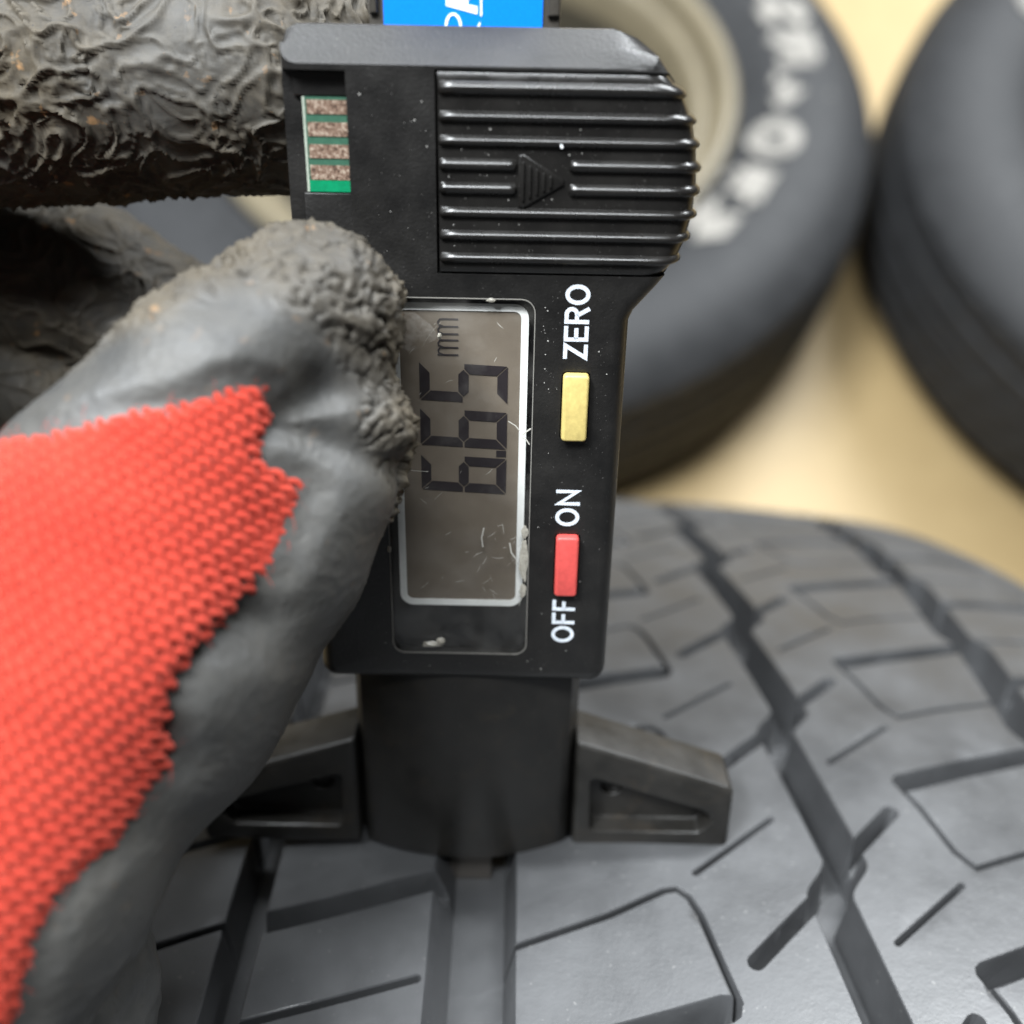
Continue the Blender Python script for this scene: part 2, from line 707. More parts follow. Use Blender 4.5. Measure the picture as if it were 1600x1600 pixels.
# (points, width, depth) of the cuts of one pitch
CUTS = [
    ([(50.0, -39.4), (62.0, -29.6)], 0.55, 6.0),
    ([(60.4, -43.3), (70, -39.4), (88, -32.6)], 2.8, 6.5),
    ([(59.4, -44.0), (61.0, -48.5), (63.2, -56.8), (65.2, -59.6), (72.5, -56.7), (88, -51.5)], 0.62, 6.0),
    ([(44.0, -28.6), (49, -24.2), (56.3, -16.7)], 1.5, 6.0),
    ([(25.7, -29.4), (38.2, -19.2)], 0.55, 6.0),
    ([(-0.5, -41.9), (2.5, -40.7), (13.5, -36.4), (21.0, -32.5), (22.8, -32.1), (24.3, -33.4), (25.4, -36.0), (28.3, -48.3)], 0.62, 6.0),
    ([(26.7, -49.0), (20, -51.0), (11.0, -53.6), (0, -57.5)], 2.8, 6.0),
    ([(31.3, -42.9), (36, -38.3), (41.5, -33.0)], 1.4, 6.0),
    ([(-35.0, -51.7), (-22, -48.4), (-10.6, -45.2)], 0.8, 6.0),
    ([(-35.0, -37.6), (-24, -34.9), (-9.0, -30.5)], 2.6, 5.0),
    ([(-64.0, -46.0), (-34.0, -36.0)], 0.8, 6.0),
    ([(-74.0, -30.0), (-58.0, -27.0), (-34.0, -20.0)], 1.2, 5.0),
    ([(87.0, -46.0), (100.0, -42.5), (118.0, -39.5)], 2.6, 5.0),
    ([(92.0, -29.0), (108.0, -26.0)], 0.9, 4.0),
]


# main grooves: (left rim, right rim, left wall, right wall, depth, share of the sawtooth)
GROOVES = [(-9.6, 1.6, 2.7, 1.6, 7.2, 0.0), (40.0, 46.3, 1.1, 1.1, 9.0, 1.0), (85.1, 92.5, 1.1, 1.2, 8.0, -0.5),
           (-36.6, -31.2, 1.0, 1.0, 8.5, 0.0), (-74.5, -68.0, 1.3, 1.3, 7.0, -0.5)]


def depth_map(X, Q, fine=True):
    H = np.zeros(X.shape)
    sw = saw(Q)
    for lo, hi, wl, wr, dep, sh in GROOVES:
        x = X - sw * sh
        f = np.minimum(np.interp(x, [lo, lo + 0.14, lo + wl], [0, 0.18, dep]), np.interp(x, [hi - wr, hi - 0.14, hi], [dep, 0.18, 0]))
        np.maximum(H, f, out=H)
    if fine:
        for k in range(-3, 7):
            for pts, w, dep in CUTS:
                ss = [p[1] for p in pts]
                xs = [p[0] for p in pts]
                m_ = (Q > min(ss) + k * PER - 4) & (Q < max(ss) + k * PER + 4) & (X > min(xs) - 4) & (X < max(xs) + 4)
                if not m_.any():
                    continue
                d = poly_dist(X[m_], Q[m_] - k * PER, pts)
                H[m_] = np.maximum(H[m_], ramp_depth(d, cut_edges(w), dep))
    # worn, slightly cupped blocks
    return H + 0.10 * np.sin(X * 0.21 + 1.3) * np.sin(Q * 0.17)


def in_poly(x, y, P):
    P = np.array(P)
    c = np.zeros(x.shape, bool)
    for a, b in zip(P, np.roll(P, -1, 0)):
        t = ((a[1] > y) != (b[1] > y))
        with np.errstate(divide='ignore', invalid='ignore'):
            xi = (b[0] - a[0]) * (y - a[1]) / (b[1] - a[1]) + a[0]
        c ^= t & (x < xi)
    return c


BLK2 = [(-4, -42.9), (2.5, -40.7), (13.5, -36.4), (21.0, -32.5), (22.8, -32.1), (24.3, -33.4), (25.4, -36.0), (28.3, -48.3), (20, -51.0), (11.0, -53.6), (-4, -58.9)]
BLK3 = [(58.9, -43.9), (61.0, -48.5), (63.2, -56.8), (65.2, -59.6), (72.5, -56.7), (88, -51.5), (88, -32.6), (70, -39.4)]


def build_tyre():
    base = np.array([XC, 0, 0.0])
    rt = bpy.data.objects.new('measured_tyre', None)
    COL.objects.link(rt)
    rt.location = base * S
    tag(rt, 'upright tyre with a worn grey block tread that the gauge stands on', 'tyre')

    def put(name, V, Fc, mat, smooth=180, kind=None):
        me = bpy.data.meshes.new(name)
        me.from_pydata(((g2w(V) - base) * S).tolist(), [], Fc)
        me.materials.append(mat)
        fix(me, smooth, recalc=False)
        o = bpy.data.objects.new(name, me)
        COL.objects.link(o)
        o.parent = rt
        if kind:
            o['kind'] = kind
        return o

    xa, xb, sa, sb = XC - HW, XC + HW, -88.0, 160.0
    pv, pe = [], []

    def loop(pts, closed):
        b = len(pv)
        pv.extend(pts)
        n = len(pts)
        pe.extend((b + q, b + q + 1) for q in range(n - 1))
        if closed:
            pe.append((b + n - 1, b))
    rim = [(x, sa) for x in np.arange(xa, xb, 2.0)] + [(xb, q) for q in np.arange(sa, sb, 2.0)] + [(x, sb) for x in np.arange(xb, xa, -2.0)] + [(xa, q) for q in np.arange(sb, sa, -2.0)]
    loop(rim, True)
    sp = np.unique(np.concatenate([np.arange(sa + .5, sb - .4, 4.0)] + [k * PER + np.arange(0, 6.6, 0.8) for k in range(-3, 6)]))
    sp = sp[(sp > sa + .3) & (sp < sb - .3)]
    swp = saw(sp)
    for lo, hi, wl, wr, dep, shr in GROOVES:
        for off in (lo, lo + 0.14, lo + wl, hi - wr, hi - 0.14, hi):
            loop([(off + shr * q, p) for p, q in zip(sp, swp)], False)
    for k in range(-3, 7):
        for pts, w, dep in CUTS:
            ss = [p[1] + k * PER for p in pts]
            if min(ss) < sa + 4 or max(ss) > sb - 4:
                continue
            for r in cut_edges(w):
                loop([(x, q + k * PER) for x, q in stadium(pts, r)], True)
    rg = np.random.default_rng(2)
    gx, gq = np.meshgrid(np.arange(xa + 1.2, xb - 1, 2.1), np.arange(sa + 1.2, sb - 1, 2.1))
    fill = np.stack([gx.ravel(), gq.ravel()], 1) + rg.uniform(-0.5, 0.5, (gx.size, 2))
    pv.extend(map(tuple, fill))
    res = geometry.delaunay_2d_cdt([Vector((float(a), float(b))) for a, b in pv], pe, [], 0, 1e-4, False)
    P2 = np.array([tuple(v) for v in res[0]])
    quads = np.array([f for f in res[2] if len(f) == 3])
    P = tyre_pt(P2[:, 0], P2[:, 1], depth_map(P2[:, 0], P2[:, 1]))
    cen = P2[quads].mean(1)
    cx, cs = cen[:, 0], cen[:, 1]
    sw = saw(cs)
    ids = np.zeros(cx.shape, int)
    edges = [-71.2 - sw * 0.5, np.full_like(cx, -33.9), np.full_like(cx, -4.0), 43.1 + sw, 88.8 - sw * 0.5]
    for e in edges:
        ids += cx > e
    ids *= 1000
    for k in range(-3, 7):
        q = cs - k * PER
        ids = np.where((ids == 3000) & in_poly(cx, q, BLK2), 3100 + k, ids)
        ids = np.where((ids == 4000) & in_poly(cx, q, BLK3), 4100 + k, ids)
    kk = lambda off, sl, x0: np.floor((cs - (off + (cx - x0) * sl)) / PER).astype(int)
    ids = np.where(ids == 2000, 2100 + kk(-51.7, 0.262, -35) * 2 + kk(-37.6, 0.27, -35), ids)
    ids = np.where(ids == 1000, 1100 + kk(-46.0, 0.333, -64) * 2 + kk(-30.0, 0.25, -74), ids)
    ids = np.where(ids == 5000, 5100 + kk(-46.0, 0.21, 87), ids)
    for d in np.unique(ids):
        fq = quads[ids == d]
        u, inv = np.unique(fq, return_inverse=True)
        nm = 'tread_rib' if d in (0, 3000, 4000) else 'tread_block'
        put(nm, P[u], inv.reshape(-1, 3).tolist(), MT['tread'], 28)
    # the rest of the tread band
    print('TREAD', len(P2), len(quads))
    x2 = np.linspace(XC - HW, XC + HW, 110)
    s2 = np.linspace(159.0, 2 * math.pi * R1 - 87.0, 260)
    X, Q = np.meshgrid(x2, s2)
    P = tyre_pt(X, Q, depth_map(X, Q, False)).reshape(-1, 3)
    nx, ns = len(x2), len(s2)
    i = np.arange(ns - 1)[:, None] * nx + np.arange(nx - 1)[None, :]
    put('tread_band', P, np.stack([i, i + 1, i + nx + 1, i + nx], -1).reshape(-1, 4).tolist(), MT['tread'])
    # sidewalls and the inner edge
    for sd in (-1, 1):
        e = float(drop(np.array(XC + HW)))
        pr = [(HW, R1 - e), (HW + 5, R1 - e - 9), (HW + 13, R1 - e - 30), (HW + 17, R1 - 85), (HW + 13, R1 - 115), (HW + 2, R1 - 140), (HW - 8, R1 - 150), (HW - 20, R1 - 152), (HW - 20, R1 - 135)]
        n = 160
        V, Fc = [], []
        for k in range(n):
            a = 2 * math.pi * k / n
            for w, r in pr:
                V.append((XC + sd * w, Y0 + r * math.sin(a), ZC + r * math.cos(a)))
        mq = len(pr)
        for k in range(n):
            for j in range(mq - 1):
                f = (k * mq + j, k * mq + j + 1, ((k + 1) % n) * mq + j + 1, ((k + 1) % n) * mq + j)
                Fc.append(f if sd > 0 else f[::-1])
        put('sidewall', V, Fc, MT['rubber'])


build_tyre()


# ------------------------------------------------------------------ the tyres lying on the floor behind
def lying_tyre(cx, cy, name, label, letters):
    rt = bpy.data.objects.new(name, None)
    COL.objects.link(rt)
    rt.location = (cx * S, cy * S, 0)
    tag(rt, label, 'tyre', 'tyres lying on the floor')

    def rev(nm, prof, mat, parent, n=144, mod=None):
        V, Fc = [], []
        mq = len(prof)
        for k in range(n):
            a = 2 * math.pi * k / n
            for j, (r, z) in enumerate(prof):
                rr = r + (mod(j, k, r, z) if mod else 0)
                V.append((rr * math.cos(a) * S, rr * math.sin(a) * S, z * S))
        for k in range(n):
            for j in range(mq - 1):
                Fc.append((k * mq + j, ((k + 1) % n) * mq + j, ((k + 1) % n) * mq + j + 1, k * mq + j + 1))
        me = bpy.data.meshes.new(nm)
        me.from_pydata(V, [], Fc)
        me.materials.append(mat)
        fix(me, 180)
        o = bpy.data.objects.new(nm, me)
        COL.objects.link(o)
        o.parent = parent
        return o

    side = [(250, 176), (262, 187), (268, 188), (280, 199), (300, 205), (322, 207.5), (340, 206), (356, 201), (370, 192), (381, 180)]
    tread = []
    for z in np.linspace(172, 38, 60):
        g = 0
        for zc_ in (146, 118, 92, 64):
            g = max(g, 4 * float(1 - sstep(2.5, 4.5, np.array(abs(z - zc_)))))
        tread.append((394 - ((z - 105) / 67) ** 2 * 6 - g, z))
    low = [(r, 210 - z) for r, z in side[::-1]]
    prof = [(r * (1 + 0.018 * max(0, min(1, (r - 330) / 40))), z) for r, z in side + tread + low]
    j0, j1 = len(side) + 1, len(side) + len(tread) - 1
    rng = random.Random(3)

    def notch(j, k, r, z):
        if j0 < j < j1 and k % 4 == (int(z / 27) % 4):
            return -2.0
        return 0
    rev('casing', prof, MT['rubber'], rt, n=288, mod=notch)
    rim = rev('rim', [(256, 30), (256, 182), (262, 191), (257, 196), (247, 195), (241, 188), (238, 176), (233, 172), (228, 176), (222, 172), (214, 158), (207, 140)], MT['rim'], rt)
    rev('barrel', [(207, 140), (203, 90), (196, 40), (190, 30)], MT['barrel'], rt)
    rev('hub', [(196, 42), (150, 50), (60, 60), (0.1, 60)], MT['hub'], rt)
    for ang, rl, kind in letters:
        bm = bmesh.new()
        w, h = 46.0, 50.0
        shapes = []
        if kind == 'ring':
            shapes.append((arc(0, 0, 17, 19, 0, 360, 24)[:-1], True))
        elif kind == 'bars':
            shapes += [([(-18, -20), (-18, 20)], False), ([(-18, 18), (14, 18), (16, 2), (-14, 0)], False), ([(0, 0), (18, -21)], False)]
        elif kind == 'wave':
            shapes.append(([(16, 18), (-6, 20), (-16, 10), (0, 0), (16, -9), (6, -20), (-16, -18)], False))
        else:
            shapes += [([(-18, -20), (0, 22), (18, -20)], False), ([(-10, -6), (10, -6)], False)]
        V, Fc = [], []
        for pts, cl in shapes:
            sv, sf = strip(pts, 16.5, cl)
            for lift in (0, 1):
                b = len(V)
                for (u, v) in sv:
                    r = rl + v * 0.9
                    a = math.radians(ang) + u / rl
                    z = np.interp(r, [262, 268, 280, 300, 322, 340, 356], [187, 188, 199, 205, 207.5, 206, 201]) + (2.0 if lift else -2)
                    V.append((r * math.cos(a) * S, r * math.sin(a) * S, z * S))
                Fc += [tuple(i + b for i in f) for f in sf]
        me = bpy.data.meshes.new('raised_letter')
        me.from_pydata(V, [], Fc)
        me.materials.append(MT['letter'])
        fix(me)
        o = bpy.data.objects.new('raised_letter', me)
        COL.objects.link(o)
        o.parent = rt
    return rt


lying_tyre(-50, 1030, 'white_letter_tyre', 'white-lettered tyre with cream rim lying flat behind the gauge',
           [(25, 325, 'peak'), (15.5, 323, 'wave'), (6, 318, 'bars'), (-5, 311, 'peak'), (-17.5, 299, 'ring'), (-30, 291, 'bars'), (-41, 287, 'wave'), (150, 301, 'ring'), (161, 301, 'bars'), (172, 301, 'peak'), (183, 301, 'wave')])
lying_tyre(764, 950, 'white_letter_tyre', 'second tyre lying flat at the right edge, mostly out of frame',
           [(142, 304, 'ring'), (131, 304, 'bars'), (120, 304, 'wave'), (-20, 301, 'ring'), (-32, 301, 'peak')])


# ------------------------------------------------------------------ the tread depth gauge
GAUGE = new_root('tread_depth_gauge', (-5.5, 6.0, ZB), 'black plastic digital tread depth gauge held upright on the tyre tread', 'depth gauge')
B = MT['body']

# outline of the housing, counter-clockwise seen from the front (x right, z up)
RIGHT = [(11.85, 30.0), (11.95, 73.2), (12.4, 74.3), (14.6, 76.9), (15.6, 78.2), (16.6, 80.5), (17.1, 84.0), (17.2, 87.5), (16.9, 91.0), (16.1, 94.2), (14.9, 96.6), (13.2, 98.7), (11.2, 100.2), (8.9, 101.0)]


def smooth_curve(pts, n):
    P = np.array(pts, float)
    t = np.r_[0, np.cumsum(np.hypot(*np.diff(P, axis=0).T))]
    u = np.linspace(0, t[-1], n)
    return [(float(np.interp(a, t, P[:, 0])), float(np.interp(a, t, P[:, 1]))) for a in u]


outline = [(-21.2, 27.5)] + [(9.9, 27.5)] + arc(9.9, 29.5, 2, 2, -80, 0, 5) + RIGHT[1:] + [(-21.6, 101.0), (-22.6, 100.5), (-23.0, 99.6), (-23.2, 30.0)] + arc(-21.2, 29.5, 2, 2, 190, 260, 4)
rings = []
BV = 1.7
for k in range(5):
    a = math.pi / 2 * k / 4
    q = inset(outline, BV * (1 - math.sin(a)))
    y = BV * (1 - math.cos(a))
    zt = 97.6 + y
    rings.append(([(p[0], min(p[1], zt)) for p in q], y))
rings.append(([(p[0], min(p[1], 101.0)) for p in outline], 3.4))
rings.append((outline, 12.6))
rings.append((inset(outline, 0.8), 13.4))
housing = lofty('housing', rings, B, GAUGE, 30)


def box_pts(x0, x1, z0, z1):
    return [(x0, z0), (x1, z0), (x1, z1), (x0, z1)]


cover_r = [(15.2, 78.2), (16.4, 79.6), (17.2, 81.6), (17.75, 84.2), (17.9, 87.0), (17.6, 90.2), (16.9, 93.0), (15.8, 95.4), (14.3, 97.0)]
pocket_out = [(-8.15, 78.0), (20, 78.0), (20, 97.3), (-8.15, 97.3)]
c1 = slab('c', pocket_out, -2.0, 2.4, B, GAUGE)
c2 = slab('c', rrect(-14.25, 2.15, 31.6, 75.6, 1.6), -2.0, 1.7, B, GAUGE)
c3 = slab('c', box_pts(-30, -16.65, 60.0, 97.05), -2.0, 1.6, B, GAUGE)
c4 = slab('c', rrect(5.05, 8.15, 59.9, 67.8, 0.5, 3), -2.0, 2.2, B, GAUGE)
c5 = slab('c', rrect(5.0, 7.95, 40.3, 48.4, 0.5, 3), -2.0, 2.2, B, GAUGE)
cut(housing, [c1, c2, c3, c4, c5])
edge_bevel(housing, 0.14, 2, 45)

# data port on the left: ledges, board and its four contacts
slab('port_ledge', box_pts(-21.4, -16.7, 60.2, 85.65), 0.75, 1.9, B, GAUGE, bev=0.12)
slab('port_ledge', box_pts(-21.9, -16.7, 94.7, 97.0), 1.15, 1.9, B, GAUGE, bev=0.1)
board = slab('circuit_board', box_pts(-20.85, -16.7, 85.75, 94.6), 1.05, 1.9, MT['green'], GAUGE)
slab('board_edge', box_pts(-21.1, -20.86, 85.75, 94.6), 1.0, 1.9, MT['board_edge'], board)
for z0, z1 in ((93.05, 94.35), (91.0, 92.3), (88.95, 90.25), (86.9, 88.3)):
    slab('contact', box_pts(-20.7, -16.72, z0, z1), 0.98, 1.04, MT['copper'], board)
slab('solder_mask', box_pts(-20.84, -16.72, 85.76, 86.85), 1.0, 1.045, MT['bgreen'], board)

# battery cover with rolled right end
zs = np.linspace(78.25, 97.05, 40)
cr = np.array(cover_r)
xr_of = lambda z: float(np.interp(z, cr[:, 1], cr[:, 0]))
FY = -0.25


def cover_section(z, lift=0.0):
    """points along the cover surface at height z, left to right, rolling back at the end"""
    xr = xr_of(z)
    rr = 2.3
    pts = [(x, FY - lift) for x in np.linspace(-7.85, xr - rr, 10)]
    pts += [(xr - rr + (rr + lift) * math.sin(math.radians(a)), FY + rr - (rr + lift) * math.cos(math.radians(a))) for a in (18, 36, 54, 72, 90)]
    pts += [(xr + lift, 5.0), (xr + lift, 10.5)]
    return pts


V, Fc = [], []
for k, z in enumerate(zs):
    e = 0.25 * (1 - min(1, min(k, len(zs) - 1 - k) / 1.0))
    sec = cover_section(z)
    V += [(x, y + (e if i < 15 else 0), z) for i, (x, y) in enumerate(sec)]
nsec = len(sec)
for k in range(len(zs) - 1):
    for i in range(nsec - 1):
        Fc.append((k * nsec + i, k * nsec + i + 1, (k + 1) * nsec + i + 1, (k + 1) * nsec + i))
# side skirts so that the cover is a real shell
nb = len(V)
for k in (0, len(zs) - 1):
    for i in range(nsec):
        x, y, z = V[k * nsec + i]
        V.append((min(x, 16), max(y, 2.2), z))
for t, k in enumerate((0, len(zs) - 1)):
    for i in range(nsec - 1):
        Fc.append((k * nsec + i, k * nsec + i + 1, nb + t * nsec + i + 1, nb + t * nsec + i))
nl = len(V)
for k, z in enumerate(zs):
    V.append((-7.85, 2.2, z))
for k in range(len(zs) - 1):
    Fc.append((k * nsec, (k + 1) * nsec, nl + k + 1, nl + k))
cover = mesh('battery_cover', V, Fc, MT['cover'], GAUGE, 40)


def ridge(z, x0, x1, wrap, half=0.62, hgt=0.52):
    """raised bar along the cover; its upper flank is the steeper one"""
    prof = [(-half, -0.05), (-half * 0.55, hgt * 0.75), (-half * 0.1, hgt), (half * 0.35, hgt * 0.85), (half * 0.85, hgt * 0.25), (half, -0.05)]
    V, Fc = [], []
    path = []
    n = 22
    secs = []
    for dz, lift in prof:
        s_ = [p for p in cover_section(min(max(z + dz, 78.3), 97.0), lift)]
        secs.append((dz, lift, s_))
    npth = None
    rows = []
    for dz, lift, s_ in secs:
        front = [(x, FY - lift) for x in np.linspace(x0, (s_[9][0] if wrap else x1), 14)]
        row = front + (s_[10:] if wrap else [])
        row = [(p[0], p[1], z + dz) for p in row]
        # soft ends
        xe = row[0]
        row = [(xe[0] - 0.25, FY + 0.05, z + dz * 0.6)] + row
        if not wrap:
            xe = row[-1]
            row = row + [(xe[0] + 0.25, FY + 0.05, z + dz * 0.6)]
        rows.append(row)
    npth = len(rows[0])
    for row in rows:
        V += row
    for j in range(len(rows) - 1):
        for i in range(npth - 1):
            Fc.append((j * npth + i, j * npth + i + 1, (j + 1) * npth + i + 1, (j + 1) * npth + i))
    return mesh('grip_ridge', V, Fc, MT['cover'], cover, 60)


for z in (95.7, 93.15, 90.95, 84.2, 81.95, 79.7):
    ridge(z, -7.6, 0, True, half=0.68 if z > 95 else 0.54)
for z in (88.75, 86.5):
    ridge(z, -7.6, -0.35, False)
    ridge(z, 5.2, 0, True)
# embossed arrow
tri = [(0.0, 84.9), (0.55, 84.75), (4.5, 87.0), (4.5, 87.5), (0.5, 89.9), (0.0, 89.75)]
arrow = slab('arrow_mark', tri, FY - 0.28, FY + 0.1, MT['cover'], cover, bev=0.2, steps=3)
for k in range(5):
    x = 0.45 + k * 0.68
    hh = 2.15 * (1 - x / 4.6) - 0.1
    slab('arrow_line', rrect(x - 0.13, x + 0.13, 87.3 - hh, 87.3 + hh, 0.1, 2), FY - 0.55, FY - 0.2, MT['cover'], arrow, bev=0.1, steps=2)

# display window
panel = slab('display_backing', rrect(-14.15, 2.05, 31.7, 75.5, 1.5), 1.45, 1.69, MT['dark'], GAUGE)
slab('lcd_panel', rrect(-12.55, 0.75, 38.6, 74.05, 0.7), 1.18, 1.44, MT['lcd'], panel)
fl = Flat()
fl.stroke(rrect(-12.78, 1.0, 38.3, 74.3, 1.15), 0.80, True)
fl.build('white_frame', 1.05, MT['frame'], panel, t=0.1)
# seven-segment digits, reading upwards; u along +z, v towards -x
XB, DH, DW, SWD = -0.75, 9.6, 4.35, 1.12


def seg_poly(k):
    s = SWD / 2
    g = 0.10
    w, h = DW, DH
    m2 = h / 2
    V_ = {'a': [(g, h), (w - g, h), (w - g - 2 * s, h - 2 * s), (g + 2 * s, h - 2 * s)],
          'd': [(g, 0), (w - g, 0), (w - g - 2 * s, 2 * s), (g + 2 * s, 2 * s)],
          'f': [(0, h - g), (0, m2 + g), (s, m2 + g), (2 * s, m2 + s + g), (2 * s, h - 2 * s - g)],
          'b': [(w, h - g), (w, m2 + g), (w - s, m2 + g), (w - 2 * s, m2 + s + g), (w - 2 * s, h - 2 * s - g)],
          'e': [(0, g), (0, m2 - g), (s, m2 - g), (2 * s, m2 - s - g), (2 * s, 2 * s + g)],
          'c': [(w, g), (w, m2 - g), (w - s, m2 - g), (w - 2 * s, m2 - s - g), (w - 2 * s, 2 * s + g)],
          'g': [(s + g, m2), (2 * s + g, m2 + s), (w - 2 * s - g, m2 + s), (w - s - g, m2), (w - 2 * s - g, m2 - s), (2 * s + g, m2 - s)]}
    return V_[k]


for z0, on in ((52.7, 'acdefg'), (58.2, 'acdefg'), (63.5, 'acdfg')):
    for k in on:
        fl = Flat()
        fl.poly([(XB - v, z0 + u + 0.045 * v) for u, v in seg_poly(k)])
        fl.build('digit_segment', 1.10, MT['segment'], panel, t=0.05)
fl = Flat()
fl.poly(box_pts(-1.9, -0.8, 57.3, 58.05))
fl.build('decimal_point', 1.10, MT['segment'], panel, t=0.05)
for z0 in (69.05, 71.35):
    fl = Flat()
    w = 1.62
    fl.stroke([(-6.1, z0), (-8.35, z0)], 0.16)
    for k in (0, 1):
        zz = z0 + w / 2 * k
        fl.stroke([(-7.7, zz + 0.02), (-8.2, zz + 0.22), (-8.25, zz + w / 4 + 0.1), (-8.05, zz + w / 2 - 0.03), (-7.7, zz + w / 2), (-6.1, zz + w / 2)], 0.16)
    fl.build('unit_letter', 1.10, MT['segment'], panel, t=0.05)
# clear lens; a thin pale ring paints in the highlight along its edge
lens = slab('lens', rrect(-14.1, 2.0, 31.75, 75.45, 1.45), 0.05, 0.5, MT['lens'], GAUGE, bev=0.12, steps=2)
fl = Flat()
fl.stroke(rrect(-14.12, 2.02, 31.72, 75.48, 1.45), 0.10, True)
fl.build('lens_edge_highlight', -0.02, flat('painted_edge_highlight', (0.22, 0.21, 0.19), 0.3), lens, t=0.1)

# buttons and their lettering
slab('zero_button', rrect(5.2, 8.0, 60.05, 67.65, 0.45, 4), -0.95, 2.0, MT['yellow'], GAUGE, bev=0.3, steps=3, label='yellow zero button')
slab('power_button', rrect(5.15, 7.8, 40.45, 48.25, 0.45, 4), -0.95, 2.0, MT['red'], GAUGE, bev=0.3, steps=3, label='red on and off button')
lettering('letter', 'ZERO', (1.72, 1.66, 1.78, 2.12), 0.24, 2.6, 0.43, 7.7, 69.15, -0.03, MT['white'], housing)
lettering('letter', 'ON', (2.25, 1.95), 0.36, 2.75, 0.43, 7.7, 49.35, -0.03, MT['white'], housing)
lettering('letter', 'OFF', (2.3, 1.55, 1.5), 0.30, 2.72, 0.43, 7.75, 33.6, -0.03, MT['white'], housing)

# sliding beam with its blue label
beam = slab('beam', box_pts(-14.9, 3.8, 60, 150), 5.6, 8.8, MT['beam'], GAUGE, bev=0.25)
slab('beam_edge', box_pts(-14.8, -14.0, 102, 150), 5.1, 5.7, MT['beam'], beam, bev=0.2)
slab('beam_edge', box_pts(2.55, 3.75, 102, 150), 5.1, 5.7, MT['beam'], beam, bev=0.2)
blab = slab('blue_label', box_pts(-13.45, 2.05, 100, 149), 5.45, 5.62, MT['blue'], beam)
fl = Flat()
fl.poly([(-7.35, 102.75), (-4.3, 102.05), (-4.3, 102.75), (-5.2, 102.9), (-5.2, 103.35), (-4.3, 103.5), (-4.3, 104.3), (-7.35, 103.8)])
fl.build('label_letter', 5.40, MT['frame'], blab)
fl = Flat()
fl.stroke(arc(-6.65, 100.9, 0.72, 1.15, 0, 360, 24)[:-1], 0.24, True)
fl.build('label_letter', 5.40, MT['frame'], blab)
fl = Flat()
fl.poly(box_pts(-4.02, -3.85, 101.9, 106))
fl.poly([(-4.4, 100.9), (-4.02, 100.8), (-4.02, 101.45)])
fl.build('label_bar', 5.40, MT['frame'], blab)

# stem with rounded front, foot wings and probe
st = []
xc_, hw_ = -5.5, 14.9


def stem_section(inset_=0.0, z=0.0):
    pts = []
    for k in range(25):
        u = -1 + 2 * k / 24
        x = xc_ + u * (hw_ - inset_)
        y = 0.75 + inset_ + 4.0 * u * u + 3.0 * max(0, abs(u) - 0.93) / 0.07
        pts.append((x, y))
    return pts + [(xc_ + hw_ - inset_, 17 - inset_), (xc_ - hw_ + inset_, 17 - inset_)]


secs = [(0.0, 28.5), (0.0, ZB + 0.7), (0.25, ZB + 0.2), (0.8, ZB + 0.02)]
V, Fc = [], []
for ins_, z in secs:
    V += [(x, y, z) for x, y in stem_section(ins_)]
ns_ = len(stem_section())
for k in range(len(secs) - 1):
    for i in range(ns_):
        j = (i + 1) % ns_
        Fc.append((k * ns_ + i, k * ns_ + j, (k + 1) * ns_ + j, (k + 1) * ns_ + i))
Fc += [tuple(range(ns_)), tuple(range((len(secs) - 1) * ns_, len(secs) * ns_))]
mesh('stem', V, Fc, MT['stem'], GAUGE, 40)


def wing(sd):
    f = lambda p: [((q[0] if sd > 0 else 2 * xc_ - q[0]), q[1]) for q in (p if sd > 0 else p[::-1])]
    o = slab('foot_wing', f([(9.2, ZB + 0.05), (30.4, ZB + 0.05), (31.0, ZB + 0.8), (30.9, 7.2), (30.2, 8.3), (9.2, 15.6)]), 3.6, 11.2, MT['stem'], GAUGE, bev=0.8, steps=3)
    pk = slab('c', f([(11.6, 1.0), (12.2, 0.5), (26.6, 0.5), (28.3, 2.3), (28.0, 3.6), (26.8, 4.5), (12.0, 9.6), (11.3, 9.2)]), 2.0, 6.6, MT['stem'], GAUGE)
    hol = slab('c', arc(f([(14.6, 6.0)])[0][0], 6.0, 1.5, 1.5, 0, 360, 20)[:-1], 2.0, 7.6, MT['stem'], GAUGE)
    cut(o, [pk, hol])
    edge_bevel(o, 0.35, 3, 45)


wing(1)
wing(-1)
slab('probe', box_pts(-7.9, -1.9, ZB - 7.0, 5), 4.2, 7.4, MT['steel'], GAUGE, bev=0.3)


# wear: scratches, dried glue and dust on the face of the gauge
def m_haze():
    M = Mat('scuffed_film')
    tr = M.node('ShaderNodeBsdfTransparent')
    df = M.node('ShaderNodeBsdfDiffuse')
    df.inputs[0].default_value = (0.60, 0.58, 0.54, 1)
    mx = M.node('ShaderNodeMixShader')
    f = M.math('MULTIPLY', M.grey(M.noise(1.6, 5, 0.7), 0.40, 0.75, 0.0, 0.16), M.grey(M.noise(0.3, 3, 0.7), 0.3, 0.7, 0.5, 1.2))
    M.link(f, mx.inputs[0])
    M.link(tr.outputs[0], mx.inputs[1])
    M.link(df.outputs[0], mx.inputs[2])
    M.link(mx.outputs[0], M.out.inputs[0])
    return M.m


HAZE = m_haze()
rng = random.Random(8)


def ragged(cx, cz, rx, rz, n=26, k=0.25, seed=1):
    r_ = random.Random(seed)
    return [(cx + rx * math.cos(2 * math.pi * i / n) * (1 - k * r_.random()), cz + rz * math.sin(2 * math.pi * i / n) * (1 - k * r_.random())) for i in range(n)]


